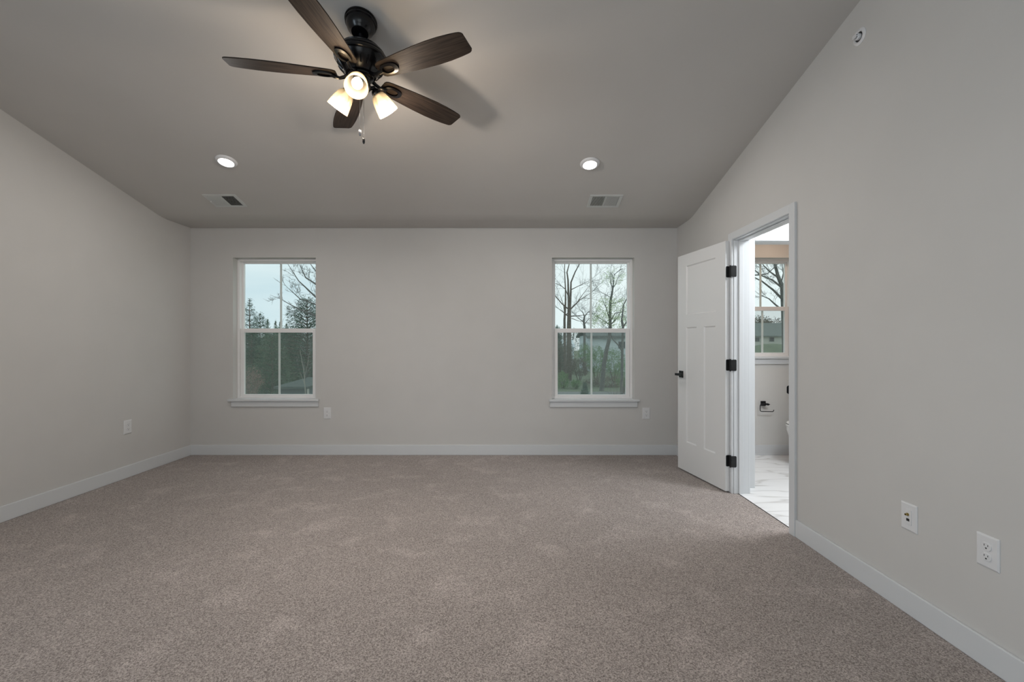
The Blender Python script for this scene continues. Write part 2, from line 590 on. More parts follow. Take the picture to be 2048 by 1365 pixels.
# door coordinates: x along the width from the hinge, y to the hidden side (-), z up
door = struct(thing('door_1', 'white three panel door swung open against the right wall', 'door', (HX, HY, 0.012), (0, 0, ang)))
DW, DT, DH = 0.703, 0.035, 2.028
bm = new()
p0, p1, m0, m1 = 0.130, 0.563, 0.292, 0.400
zb0, zb1, zt0, zt1 = 0.272, 1.345, 1.462, 1.918
box(bm, 0, p0, -DT, 0, 0, DH); box(bm, p1, DW, -DT, 0, 0, DH)
box(bm, p0, p1, -DT, 0, 0, zb0); box(bm, p0, p1, -DT, 0, zb1, zt0); box(bm, p0, p1, -DT, 0, zt1, DH)
box(bm, m0, m1, -DT, 0, zb0, zb1)


def panel(bm, a, b_, c, d):
    box(bm, a, b_, -DT + 0.009, -0.009, c, d)
    s = 0.010                               # sloping sticking round the panel
    for yo, yi in ((0, -0.009), (-DT, -DT + 0.009)):
        o_ = [bm.verts.new(p) for p in ((a, yo, c), (b_, yo, c), (b_, yo, d), (a, yo, d))]
        i_ = [bm.verts.new(p) for p in ((a + s, yi, c + s), (b_ - s, yi, c + s), (b_ - s, yi, d - s), (a + s, yi, d - s))]
        for k in range(4):
            bm.faces.new((o_[k], o_[(k + 1) % 4], i_[(k + 1) % 4], i_[k]))


panel(bm, p0, p1, zt0, zt1); panel(bm, p0, m0, zb0, zb1); panel(bm, m1, p1, zb0, zb1)
obj('door_leaf', bm, M['doorwhite'], door)
for zc in (1.790, 1.034, 0.258):
    bm = new()
    z0, z1 = zc - 0.012 - 0.0455, zc - 0.012 + 0.0455

    # leaf let into the door edge
    def rounded(bm, a, b_, c, d, y0, y1, r, side):
        out = []
        for (cx_, cz_, a0) in ((b_ - r, d - r, 0), (a + r, d - r, 90), (a + r, c + r, 180), (b_ - r, c + r, 270)):
            for k in range(5):
                t = math.radians(a0 + 22.5 * k)
                out.append((cx_ + r * math.cos(t), cz_ + r * math.sin(t)))
        f = [bm.verts.new((y0, p, q)) if side == 'x' else bm.verts.new((p, y0, q)) for p, q in out]
        g = [bm.verts.new((y1, p, q)) if side == 'x' else bm.verts.new((p, y1, q)) for p, q in out]
        nn = len(out)
        bm.faces.new(f[::-1]); bm.faces.new(g)
        for k in range(nn):
            bm.faces.new((f[k], f[(k + 1) % nn], g[(k + 1) % nn], g[k]))
    rounded(bm, -0.0375, -0.005, z0, z1, -0.0025, 0.0005, 0.009, 'x')
    h = obj('hinge', bm, M['black'], door)
    h['label'] = 'black butt hinge'
    # barrel and jamb leaf in room coordinates
    bm = new()
    inv = Matrix.Rotation(-ang, 4, 'Z') @ Matrix.Translation((-HX, -HY, -0.012))
    rounded(bm, XR - 0.017, XR + 0.020, zc - 0.0455, zc + 0.0455, DY1 - 0.0028, DY1 + 0.0005, 0.009, 'y')
    tube(bm, [(XR - 0.023, DY1 + 0.012, zc - 0.049), (XR - 0.023, DY1 + 0.012, zc + 0.049)], 0.0065, 10)
    box(bm, XR - 0.024, XR - 0.012, DY1 - 0.0026, DY1 + 0.012, zc - 0.044, zc + 0.044)
    bmesh.ops.transform(bm, matrix=inv, verts=bm.verts[:])
    obj('hinge_barrel', bm, M['black'], h)
# lever handle
bm = new()
ux, uz = DW - 0.062, 0.902
box(bm, ux - 0.032, ux + 0.032, 0.0, 0.009, uz - 0.032, uz + 0.032)
hd = obj('door_handle', bm, M['black'], door, bevel=0.002)
hd['label'] = 'black square lever handle'
bm = new()
tube(bm, [(ux, 0.008, uz), (ux, 0.058, uz)], 0.011, 14)
box(bm, ux - 0.105, ux + 0.012, 0.048, 0.064, uz - 0.011, uz + 0.011)
obj('lever', bm, M['black'], hd, bevel=0.003)
bm = new()
box(bm, ux - 0.032, ux + 0.032, -DT - 0.009, -DT, uz - 0.032, uz + 0.032)
tube(bm, [(ux, -DT - 0.008, uz), (ux, -DT - 0.055, uz)], 0.011, 14)
box(bm, ux - 0.105, ux + 0.012, -DT - 0.061, -DT - 0.045, uz - 0.011, uz + 0.011)
obj('lever', bm, M['black'], hd, bevel=0.003)

# ------------------------------------------------------------------ bathroom beyond the door
BX1, BY0, PY0, PY1 = 3.45, 1.10, 3.725, 3.835
struct(boxobj('floor_bathroom', (XR + 0.038, BX1 + .1, BY0 - .1, YB + .02, -0.10, 0.002), M['marble']), 'white marble tile floor of the bathroom with grey veins', 'tile floor')
struct(boxobj('ceiling_bathroom', (XR + WT, BX1 + .1, BY0 - .1, YB + .1, ZC, ZC + .1), M['bathwall']))
bm = new()
for a, b_, c, d in ((XR + WT, WIN3[0], 0, ZC + .05), (WIN3[1], BX1 + .1, 0, ZC + .05), (WIN3[0], WIN3[1], 0, WIN3[2] - .02), (WIN3[0], WIN3[1], WIN3[3], ZC + .05)):
    box(bm, a, b_, YB, YB + 0.16, c, d)
struct(obj('wall_bathroom_back', bm, M['bathwall']))
struct(boxobj('wall_bathroom_right', (BX1, BX1 + .1, BY0, YB, 0, ZC), M['bathwall']))
struct(boxobj('wall_bathroom_front', (XR + WT, BX1 + .1, BY0 - .1, BY0, 0, ZC), M['bathwall']))
bm = new()
OX0, OX1, OZ = 2.042, 2.760, 2.060
box(bm, XR + WT, OX0 - .018, PY0, PY1, 0, ZC); box(bm, OX1 + .018, BX1, PY0, PY1, 0, ZC); box(bm, OX0 - .018, OX1 + .018, PY0, PY1, OZ + .018, ZC)
struct(obj('wall_bathroom_partition', bm, M['bathwall']))
bm = new()
box(bm, OX0 - .018, OX0, PY0, PY1, 0, OZ); box(bm, OX1, OX1 + .018, PY0, PY1, 0, OZ); box(bm, OX0 - .018, OX1 + .018, PY0, PY1, OZ, OZ + .018)
for ya, yb in ((PY0 - .018, PY0), (PY1, PY1 + .018)):
    box(bm, OX0 - .005 - CW, OX0 - .005, ya, yb, 0, OZ + .005 + CW); box(bm, OX1 + .005, OX1 + .005 + CW, ya, yb, 0, OZ + .005 + CW)
    box(bm, OX0 - .005, OX1 + .005, ya, yb, OZ + .005, OZ + .005 + CW)
struct(obj('trim_2', bm, M['white'], bevel=0.003), 'white cased opening to the toilet room inside the bathroom', 'door frame')
bm = new()
box(bm, XR + WT, BX1, YB - T, YB, 0, .110); box(bm, XR + WT, BX1, YB - T - .010, YB - T, 0, .018)
struct(obj('baseboard_bathroom', bm, M['white'], bevel=0.003))
struct(boxobj('trim_3', (XR + 0.034, XR + 0.038, DY0, DY1, -0.002, 0.0035), M['slot']))

# toilet paper holder
tp = thing('toilet_paper_holder', 'black empty paper holder on the toilet room wall under the small window', 'paper holder', (2.722, YB, 0.556))
boxobj('wall_plate', (-.026, .026, -.012, 0, -.026, .026), M['black'], tp, bevel=.002)
bm = new()
tube(bm, [(0, -.010, 0), (0, -.050, 0)], 0.010, 12)
tube(bm, [(.028, -.048, -.004), (.050, -.048, -.004)], [0.013, 0.002], 12)
tube(bm, [(-.002, -.048, 0), (-.040, -.048, 0), (-.052, -.048, -.006), (-.056, -.048, -.018), (-.056, -.048, -.062), (-.053, -.048, -.074), (-.042, -.048, -.079),
          (.078, -.048, -.081), (.086, -.048, -.076), (.090, -.048, -.062)], 0.0042, 8)
tube(bm, [(0, -.048, 0), (.03, -.048, -.004)], 0.011, 12)
obj('roll_bar', bm, M['black'], tp, smooth=True)

# toilet standing against the far right wall, its front showing past the casing
tl = thing('toilet', 'white toilet whose rounded front peeks past the door casing', 'toilet', (2.725, 4.36, 0.002))


def ellipse_loft(bm, rings, seg=32):
    R = []
    for cx, cy, a, b_, z in rings:
        R.append([bm.verts.new((cx + a * math.cos(2 * PI * i / seg), cy + b_ * math.sin(2 * PI * i / seg), z)) for i in range(seg)])
    for p, q in zip(R, R[1:]):
        for i in range(seg):
            j = (i + 1) % seg
            bm.faces.new((p[i], p[j], q[j], q[i]))
    bm.faces.new(R[0][::-1]); bm.faces.new(R[-1])


bm = new()
ellipse_loft(bm, [(.33, 0, .25, .115, 0), (.33, 0, .25, .112, .05), (.30, 0, .24, .12, .16), (.27, 0, .25, .15, .27), (.255, 0, .255, .18, .35), (.255, 0, .255, .185, .385)])
obj('bowl', bm, M['ceramic'], tl, smooth=True)
bm = new(); ellipse_loft(bm, [(.25, 0, .252, .187, .388), (.25, 0, .255, .19, .396), (.25, 0, .252, .187, .405)])
obj('seat', bm, M['ceramic'], tl, smooth=True)
bm = new(); ellipse_loft(bm, [(.25, 0, .245, .182, .409), (.25, 0, .25, .186, .418), (.25, 0, .235, .17, .428)])
obj('seat_lid', bm, M['ceramic'], tl, smooth=True)
boxobj('tank', (.50, .70, -.21, .21, .36, .72), M['ceramic'], tl, bevel=.03, seg=4)
boxobj('tank_lid', (.485, .705, -.22, .22, .722, .76), M['ceramic'], tl, bevel=.012, seg=3)
bm = new(); tube(bm, [(.50, -.15, .66), (.475, -.15, .66), (.475, -.08, .655)], .008, 8)
obj('flush_handle', bm, M['chrome'], tl)

# ------------------------------------------------------------------ ceiling fan
FX, FY = -0.803, 2.392
ZF = CAM_Z + 1.425                          # height of the blade plane
ZFC = ceil_z(FY)
fan = thing('ceiling_fan', 'black five blade ceiling fan with three lit glass shades', 'ceiling fan', (FX, FY, ZFC))


def fz(z):                                  # height over the blade plane -> fan coordinates
    return ZF + z - ZFC


tilt = Matrix.Rotation(-TILT, 4, 'X')
bm = new()
lathe(bm, [(0, .0), (.080, 0), (.084, -.003), (.084, -.010), (.079, -.012), (.078, -.016), (.081, -.018), (.081, -.024), (.075, -.027), (.074, -.038), (.068, -.055), (.055, -.071), (.046, -.079), (.044, -.083), (.030, -.080), (.0, -.076)], 48, tilt)
obj('canopy', bm, M['fanblack'], fan, smooth=True)
bm = new()
lathe(bm, [(0, -.02), (.014, -.02), (.014, fz(.165)), (0, fz(.165))], 20)
lathe(bm, [(0, fz(.195)), (.020, fz(.195)), (.024, fz(.185)), (.024, fz(.160)), (0, fz(.160))], 24)
obj('downrod', bm, M['fanblack'], fan, smooth=True)
bm = new()
lathe(bm, [(r, fz(z)) for r, z in ((0, .165), (.030, .165), (.050, .163), (.085, .156), (.102, .147), (.107, .141), (.105, .137), (.112, .134), (.121, .127), (.127, .117), (.126, .112), (.122, .110), (.130, .107), (.138, .099),
                                    (.140, .091), (.138, .084), (.132, .080), (.130, .075), (.124, .062), (.115, .046), (.103, .032), (.090, .018), (.082, .010), (.078, .004), (.0, .004))], 64)
for k in range(20):                         # vent ribs round the lower housing
    a = 2 * PI * k / 20
    c, s = math.cos(a), math.sin(a)
    tube(bm, [(c * .121, s * .121, fz(.056)), (c * .109, s * .109, fz(.038)), (c * .095, s * .095, fz(.022))], [.004, .0055, .004], 6)
obj('motor_housing', bm, M['fanblack'], fan, smooth=True)
bm = new()
lathe(bm, [(r, fz(z)) for r, z in ((0, .004), (.066, .004), (.068, -.002), (.066, -.010), (.050, -.014), (.048, -.018), (.048, -.046), (.052, -.050), (.052, -.060), (.046, -.070), (.030, -.078), (.016, -.082), (.012, -.092), (.007, -.098), (0, -.100))], 40)
obj('switch_housing', bm, M['fanblack'], fan, smooth=True)

PITCH = -0.202
PH0 = math.radians(-24.92)


def blade_outline():
    pts = []
    hw = [(.125, .030), (.130, .040), (.142, .047), (.165, .051), (.22, .056), (.30, .063), (.38, .0685), (.46, .0715), (.53, .0705), (.59, .066), (.63, .0612), (.645, .058), (.654, .052), (.659, .044)]
    up = [(u, v) for u, v in hw]
    return up + [(u, -v) for u, v in reversed(up)]


bm = new()
ol = blade_outline()
t_ = bm.faces.new([bm.verts.new((u, v, .003)) for u, v in ol])
b__ = bm.faces.new([bm.verts.new((u, v, -.003)) for u, v in reversed(ol)])
bm.verts.ensure_lookup_table()
nn = len(ol)
for i in range(nn):
    j = (i + 1) % nn
    bm.faces.new((bm.verts[i], bm.verts[nn + (nn - 1 - i)], bm.verts[nn + (nn - 1 - j)], bm.verts[j]))
blade0 = obj('blade', bm, M['wood'], fan)


def bracket_mesh():
    bm = new()
    # arm from the motor
    tube(bm, [(.060, 0, .004), (.085, 0, -.012), (.110, 0, -.020), (.135, 0, -.014), (.150, 0, -.008)], [.011, .010, .009, .010, .011], 8)
    # open oval frame on the blade's underside
    n_ = 28
    A, B = .054, .034
    cx = .192
    ring = []
    for i in range(n_):
        a = 2 * PI * i / n_
        sq = 1.0 + 0.07 * math.sin(2 * a) ** 2
        ring.append((math.cos(a) * sq, math.sin(a) * sq))
    prof_ = []
    for i in range(n_):
        ca, sa = ring[i]
        w_ = .013 + .003 * (1 + ca)
        o_ = (cx + A * ca, B * sa)
        k = 1 - w_ / (.5 * (A + B))
        i_ = (cx + A * ca * k, B * sa * k)
        prof_.append([bm.verts.new((o_[0], o_[1], -.0035)), bm.verts.new((o_[0] * .998 + cx * .002, o_[1] * .99, -.012)), bm.verts.new((i_[0], i_[1], -.014)), bm.verts.new((i_[0], i_[1], -.0035))])
    for i in range(n_):
        a, b_ = prof_[i], prof_[(i + 1) % n_]
        for k in range(4):
            bm.faces.new((a[k], a[(k + 1) % 4], b_[(k + 1) % 4], b_[k]))
    return bm


br0 = obj('blade_bracket', bracket_mesh(), M['fanblack'], fan, smooth=True)
for k in range(5):
    a = PH0 + k * 2 * PI / 5
    if k == 0:
        b1, r1 = blade0, br0
    else:
        b1 = blade0.copy(); COL.objects.link(b1); b1.parent = fan
        r1 = br0.copy(); COL.objects.link(r1); r1.parent = fan
    m_ = Matrix.Translation((0, 0, fz(0))) @ Matrix.Rotation(a, 4, 'Z') @ Matrix.Rotation(PITCH, 4, 'X')
    for q in (b1, r1):
        loc, rot, sca = m_.decompose()
        q.location = loc
        q.rotation_euler = rot.to_euler()

# three lamps
TH = math.radians(40)                       # shade axis off the vertical
for k, deg in enumerate((-80, 40, 160)):
    a = math.radians(deg)
    out = Vector((math.cos(a), math.sin(a), 0))
    ax = (out * math.sin(TH) - Vector((0, 0, 1)) * math.cos(TH)).normalized()
    rim = out * .157 + Vector((0, 0, fz(-.146)))
    neck = rim - ax * .118
    bm = new()
    q1 = neck - ax * .014
    tube(bm, [out * .040 + Vector((0, 0, fz(-.048))), out * .052 + Vector((0, 0, fz(-.046))), q1 - ax * .008, q1 + ax * .004], [.010, .011, .012, .016], 12)
    rotm = Vector((0, 0, 1)).rotation_difference(ax).to_matrix().to_4x4()
    lathe(bm, [(0, -.012), (.017, -.012), (.024, -.002), (.026, .004), (.026, .018), (0, .018)], 24, Matrix.Translation(neck) @ rotm)
    obj('lamp_arm', bm, M['fanblack'], fan, smooth=True)
    bm = new()
    pr = [(.026, .012), (.034, .018), (.042, .032), (.048, .052), (.053, .078), (.057, .104), (.059, .116), (.0595, .120), (.057, .121), (.055, .116), (.0535, .104), (.0495, .078), (.0445, .052), (.0385, .033), (.031, .021), (.024, .015)]
    lathe(bm, pr, 40, Matrix.Translation(neck) @ rotm, close=True)
    sh = obj('glass_shade', bm, M['shade'], fan, smooth=True)
    bm = new()
    lathe(bm, [(0, .016), (.012, .016), (.013, .030), (.020, .045), (.026, .060), (.028, .072), (.025, .086), (.016, .096), (0, .100)], 24, Matrix.Translation(neck) @ rotm)
    obj('bulb', bm, M['bulb'], sh, smooth=True)
    ld = bpy.data.lights.new('fan_lamp_light', 'POINT')
    ld.energy = 6.8
    ld.color = (1.0, 0.86, 0.72)
    ld.shadow_soft_size = 0.03
    lo = bpy.data.objects.new('fan_lamp_light', ld)
    COL.objects.link(lo)
    lo.location = Vector((FX, FY, ZFC)) + neck + ax * .150
    sd = bpy.data.lights.new('fan_lamp_beam', 'SPOT')
    sd.energy = 25
    sd.color = (1.0, 0.94, 0.88)
    sd.spot_size = math.radians(150)
    sd.spot_blend = 0.7
    sd.shadow_soft_size = 0.03
    so = bpy.data.objects.new('fan_lamp_beam', sd)
    COL.objects.link(so)
    so.location = Vector((FX, FY, ZFC)) + neck + ax * .128
    so.rotation_euler = ax.to_track_quat('-Z', 'Y').to_euler()

# two pull chains with small weights
for k, (dx, dy, zt, zb) in enumerate(((-.002, -.012, -.085, -.288), (.010, .012, -.085, -.320))):
    bm = new()
    tube(bm, [(dx, dy, fz(zt)), (dx, dy, fz(zb))], .0013, 6)
    zz = zt
    while zz > zb:
        lathe(bm, [(0, .0022), (.0018, .0012), (.0022, 0), (.0018, -.0012), (0, -.0022)], 6, Matrix.Translation((dx, dy, fz(zz))))
        zz -= .007
    ch = obj('pull_chain', bm, M['chrome'], fan)
    bm = new()
    lathe(bm, [(0, 0), (.003, -.002), (.0055, -.008), (.0065, -.014), (.0065, -.030), (.004, -.037), (0, -.038)], 16, Matrix.Translation((dx, dy, fz(zb))))
    obj('chain_weight', bm, M['chrome'] if k == 0 else M['fanblack'], ch, smooth=True)

# ------------------------------------------------------------------ recessed lights
def downlight(x, y, label):
    d = thing('recessed_light', label, 'ceiling light', (x, y, ceil_z(y)), (-TILT, 0, 0), 'recessed lights in the sloped ceiling')
    bm = new()
    lathe(bm, [(.055, -.002), (.076, -.0005), (.078, -.003), (.076, -.009), (.069, -.016), (.060, -.020), (.055, -.019), (.052, -.012)], 48, close=True)
    obj('trim_ring', bm, M['plastic'], d, smooth=True)
    bm = new()
    lathe(bm, [(0, -.004), (.054, -.004), (.054, -.013), (.045, -.0155), (0, -.0165)], 40)
    obj('lens', bm, M['lens'], d, smooth=True)
    ld = bpy.data.lights.new('recessed_lamp_light', 'AREA')
    ld.shape = 'DISK'
    ld.size = 0.10
    ld.energy = 5.5
    ld.color = (1.0, 0.97, 0.93)
    lo = bpy.data.objects.new('recessed_lamp_light', ld)
    COL.objects.link(lo)
    lo.parent = d
    lo.location = (0, 0, -0.0175)
    return d


r1 = downlight(0.637, 3.575, 'lit recessed ceiling light above the window beside the door')
r2 = dup(r1, 'lit recessed ceiling light on the left, beyond the fan blades')
r2.location = (-2.262, 3.545, ceil_z(3.545))


# ------------------------------------------------------------------ ceiling vents
def vent(x0, x1, y0, label):
    cx = (x0 + x1) / 2
    cy = y0 + 0.101
    d = thing('ceiling_vent', label, 'air vent', (cx, cy, ceil_z(cy)), (-TILT, 0, 0), 'white registers in the sloped ceiling')
    hx, hy, t = .150, .104, .024
    bm = new()
    z0, z1 = -.007, .0
    box(bm, -hx, hx, -hy, -hy + t, z0, z1); box(bm, -hx, hx, hy - t, hy, z0, z1)
    box(bm, -hx, -hx + .030, -hy + t, hy - t, z0, z1); box(bm, hx - .030, hx, -hy + t, hy - t, z0, z1)
    box(bm, -.006, .006, -hy + t, hy - t, z0, z1)
    obj('frame', bm, M['ventwhite'], d, bevel=.002)
    boxobj('backing', (-hx + .02, hx - .02, -hy + .015, hy - .015, -.0008, -.0002), M['slot'], d)
    for sgn in (-1, 1):
        for i in range(10):
            bm = new()
            xx = sgn * (.0115 + i * .0112)
            a = .62 * sgn                     # slats of the two halves lean away from each other
            dx, dz = .0058 * math.sin(a) * 1.0, .0048
            th = .0009
            vs = [bm.verts.new(p) for p in ((xx - dx - th, -hy + t, -.0012), (xx - dx + th, -hy + t, -.0012), (xx + dx + th, -hy + t, -.0068), (xx + dx - th, -hy + t, -.0068),
                                            (xx - dx - th, hy - t, -.0012), (xx - dx + th, hy - t, -.0012), (xx + dx + th, hy - t, -.0068), (xx + dx - th, hy - t, -.0068))]
            for f in ((0, 1, 2, 3), (7, 6, 5, 4), (0, 4, 5, 1), (1, 5, 6, 2), (2, 6, 7, 3), (3, 7, 4, 0)):
                bm.faces.new([vs[j] for j in f])
            obj('slat', bm, M['ventwhite'], d)
    bm = new()
    tube(bm, [(-hx + .017, 0, -.005), (-hx + .017, 0, -.020)], [.003, .004], 10)
    obj('damper_lever', bm, M['plastic'], d)
    return d


v1 = vent(.719, 1.019, 4.012, 'white ceiling vent nearer the door, above the right bedroom window')
v2 = dup(v1, 'white ceiling vent above the left bedroom window')
v2.location = (-2.630, 4.107, ceil_z(4.107))


# ------------------------------------------------------------------ outlets
def plate_base(name, label, cat, group=None):
    d = thing(name, label, cat, group=group)
    bm = new()
    # bevelled cover plate, lying in local xz, facing -y
    hx, hz, b_ = .0405, .0615, .006
    o_ = [(-hx, 0, -hz), (hx, 0, -hz), (hx, 0, hz), (-hx, 0, hz)]
    m_ = [(x, -.003, z) for x, _, z in o_]
    i_ = [(math.copysign(hx - b_, x), -.0065, math.copysign(hz - b_, z)) for x, _, z in o_]
    R = [[bm.verts.new(p) for p in r] for r in (o_, m_, i_)]
    for p, q in zip(R, R[1:]):
        for k in range(4):
            bm.faces.new((p[k], p[(k + 1) % 4], q[(k + 1) % 4], q[k]))
    bm.faces.new(R[2]); bm.faces.new(R[0][::-1])
    obj('cover_plate', bm, M['plastic'], d)
    return d


def outlet(label):
    d = plate_base('wall_outlet', label, 'outlet', 'white duplex outlets low on the walls')
    for s in (1, -1):
        bm = new()
        zc = s * .0195
        out = []
        for i in range(32):                   # round receptacle with flat top and bottom
            a = 2 * PI * i / 32
            out.append((.0172 * math.cos(a), max(-.0140, min(.0140, .0172 * math.sin(a)))))
        f = [bm.verts.new((x, -.0062, zc + z)) for x, z in out]
        g = [bm.verts.new((x, -.0088, zc + z)) for x, z in out]
        h_ = [bm.verts.new((x * .94, -.0096, zc + z * .94)) for x, z in out]
        for p, q in ((f, g), (g, h_)):
            for i in range(32):
                bm.faces.new((p[i], p[(i + 1) % 32], q[(i + 1) % 32], q[i]))
        bm.faces.new(h_)
        r = obj('receptacle', bm, M['plastic'], d)
        bm = new()
        box(bm, -.0075, -.0055, -.0100, -.0094, zc + .001, zc + .0085)
        box(bm, .0055, .0075, -.0100, -.0094, zc + .0015, zc + .0080)
        bm2 = new()
        lathe(bm, [(0, -.0004), (.0030, -.0004), (.0030, .0004), (0, .0004)], 12, Matrix.Translation((0, -.0097, zc - .0062)) @ Matrix.Rotation(PI / 2, 4, 'X'))
        bm2.free()
        obj('slots', bm, M['slot'], r)
    bm = new()
    lathe(bm, [(0, 0), (.0028, 0), (.0022, .0012), (0, .0014)], 12, Matrix.Translation((0, -.0064, 0)) @ Matrix.Rotation(PI / 2, 4, 'X'))
    obj('screw', bm, M['plastic'], d)
    return d


o1 = outlet('white duplex outlet low on the right wall, nearest the picture edge')
o1.location = (XR, 1.671, .436); o1.rotation_euler = (0, 0, -PI / 2)
o2 = dup(o1, 'white duplex outlet low on the left wall')
o2.location = (XL, 4.008, .455); o2.rotation_euler = (0, 0, PI / 2)
o3 = dup(o1, 'white duplex outlet on the back wall beside the left window sill')
o3.location = (-1.975, YB, .451); o3.rotation_euler = (0, 0, 0)
o4 = dup(o1, 'white duplex outlet on the back wall between right window and door')
o4.location = (1.464, YB, .449); o4.rotation_euler = (0, 0, 0)

cx_ = plate_base('cable_outlet', 'white wall plate with a brass cable jack on the right wall', 'cable outlet')
cx_.location = (XR, 2.001, .436); cx_.rotation_euler = (0, 0, -PI / 2)
boxobj('insert', (-.0165, .0165, -.0085, -.006, -.033, .033), M['plastic'], cx_, bevel=.0008)
bm = new()
RX = Matrix.Rotation(PI / 2, 4, 'X')
lathe(bm, [(0, 0), (.0070, 0), (.0070, .003), (.0048, .003), (.0048, .012), (.0035, .012), (.0035, .004), (0, .004)], 6, Matrix.Translation((0, -.0084, .012)) @ RX)
obj('cable_jack', bm, M['brass'], cx_)['label'] = 'brass threaded cable jack'
bm = new()
box(bm, -.0075, .0075, -.0090, -.0084, -.018, -.006)
obj('data_jack', bm, M['slot'], cx_)['label'] = 'dark data jack'

# ------------------------------------------------------------------ sidewall sprinkler
sp = thing('sprinkler_head', 'white round fire sprinkler high on the right wall by the ceiling', 'sprinkler', (XR, 2.288, 2.793), (0, 0, -PI / 2))
bm = new()
lathe(bm, [(.024, .0), (.042, .0), (.0425, .003), (.038, .006), (.029, .008), (.024, .005)], 40, RX, close=True)
obj('escutcheon', bm, M['plastic'], sp, smooth=True)
bm = new(); lathe(bm, [(0, .0005), (.0245, .0005), (.0245, .0015), (0, .0015)], 32, RX)
obj('recess_cup', bm, M['slot'], sp)
bm = new()
lathe(bm, [(0, .001), (.016, .001), (.016, .014), (.012, .018), (0, .018)], 20, RX)
tube(bm, [(-.012, -.012, 0), (-.014, -.018, 0), (-.003, -.026, 0)], .0028, 8)
tube(bm, [(.012, -.012, 0), (.014, -.018, 0), (.003, -.026, 0)], .0028, 8)
obj('sprinkler_body', bm, M['plastic'], sp, smooth=True)
bm = new()
box(bm, -.013, .013, -.029, -.0265, -.010, .006); box(bm, -.013, .013, -.029, -.020, .006, .0085)
obj('deflector', bm, M['plastic'], sp, bevel=.001)
bm = new(); tube(bm, [(0, -.016, 0), (0, -.026, 0)], .0025, 8)
obj('heat_bulb', bm, M['slot'], sp)

# ------------------------------------------------------------------ outdoors, seen from the second floor
GZ = -3.0                                   # ground outside
M['bark'] = noise_mat('grey_bark', (0.10, 0.105, 0.10), (0.18, 0.18, 0.17), 6.0, 0.9)
M['brownbark'] = noise_mat('brown_bark', (0.13, 0.11, 0.095), (0.20, 0.17, 0.15), 6.0, 0.9)
M['twig'] = mat('grey_twigs', (0.20, 0.215, 0.215), 0.9)
M['palebark'] = mat('pale_bark', (0.30, 0.29, 0.25), 0.9)
M['spruce'] = leaf_mat('spruce_needles', [(0.025, 0.070, 0.050), (0.045, 0.110, 0.075), (0.070, 0.155, 0.105), (0.105, 0.195, 0.130)])
M['pine'] = leaf_mat('pine_needles', [(0.050, 0.105, 0.070), (0.085, 0.160, 0.105), (0.125, 0.205, 0.135), (0.165, 0.235, 0.155)])
M['bud'] = leaf_mat('young_spring_leaves', [(0.38, 0.52, 0.26), (0.52, 0.64, 0.38), (0.60, 0.68, 0.46)])
M['shrub'] = leaf_mat('fresh_green_leaves', [(0.11, 0.22, 0.09), (0.18, 0.32, 0.13), (0.26, 0.40, 0.19)])
M['russet'] = leaf_mat('russet_leaves', [(0.20, 0.13, 0.11), (0.32, 0.24, 0.20), (0.38, 0.31, 0.27)])
M['litter'] = leaf_mat('brown_brush', [(0.12, 0.11, 0.09), (0.18, 0.155, 0.125), (0.23, 0.21, 0.16)])
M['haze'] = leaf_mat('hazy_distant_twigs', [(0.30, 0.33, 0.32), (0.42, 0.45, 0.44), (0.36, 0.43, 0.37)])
M['grass'] = noise_mat('spring_lawn', (0.13, 0.17, 0.11), (0.18, 0.22, 0.145), 1.2, 0.95)
M['road'] = mat('asphalt', (0.20, 0.21, 0.21), 0.9)
M['siding'] = noise_mat('pale_blue_siding', (0.66, 0.74, 0.78), (0.70, 0.78, 0.82), 2.0, 0.8)
M['cream'] = mat('cream_siding', (0.60, 0.60, 0.55), 0.8)
M['roof'] = noise_mat('grey_green_shingles', (0.15, 0.18, 0.17), (0.20, 0.23, 0.22), 4.0, 0.9)
M['shedwall'] = mat('blue_grey_siding', (0.10, 0.135, 0.145), 0.8)
M['shedroof'] = mat('dark_shed_roof', (0.075, 0.105, 0.095), 0.9)
M['soffit'] = mat('grey_soffit', (0.24, 0.26, 0.27), 0.8)
M['pane_dark'] = mat('dark_house_glass', (0.03, 0.04, 0.045), 0.2)


def at(px, py, Y):
    """a spot in the landscape, from its bearing and distance"""
    return Vector(((px - 1021) / 890 * Y, Y, CAM_Z + (683 - py) / 890 * Y))


def limb(bm, pts, r0, r1, sides=6):
    n = len(pts)
    tube(bm, pts, [r0 + (r1 - r0) * i / (n - 1) for i in range(n)], sides, cap=False)


def grow(bm, rng, p, d, L, r, depth, up=0.12, wig=0.22):
    n = 4
    pts = [Vector(p)]
    d = d.normalized()
    dirs = []
    for i in range(n):
        d = (d + Vector((rng.gauss(0, wig), rng.gauss(0, wig), rng.gauss(0, wig) + up)) * 0.5).normalized()
        pts.append(pts[-1] + d * L / n)
        dirs.append(d)
    limb(bm, pts, r, max(r * 0.4, 0.0025), 5 if r > .03 else 3)
    if depth > 0:
        for k in range(rng.randint(3, 5)):
            t = rng.uniform(0.25, 1.0) * n
            i = min(int(t), n - 1)
            q = pts[i].lerp(pts[i + 1], t - i)
            ax = dirs[i].orthogonal()
            ax.rotate(Matrix.Rotation(rng.uniform(0, 2 * PI), 3, dirs[i]))
            nd = dirs[i].copy(); nd.rotate(Matrix.Rotation(math.radians(rng.uniform(24, 55)), 3, ax))
            grow(bm, rng, q, nd, L * rng.uniform(.42, .68), max(r * .5, .006), depth - 1, up, wig)


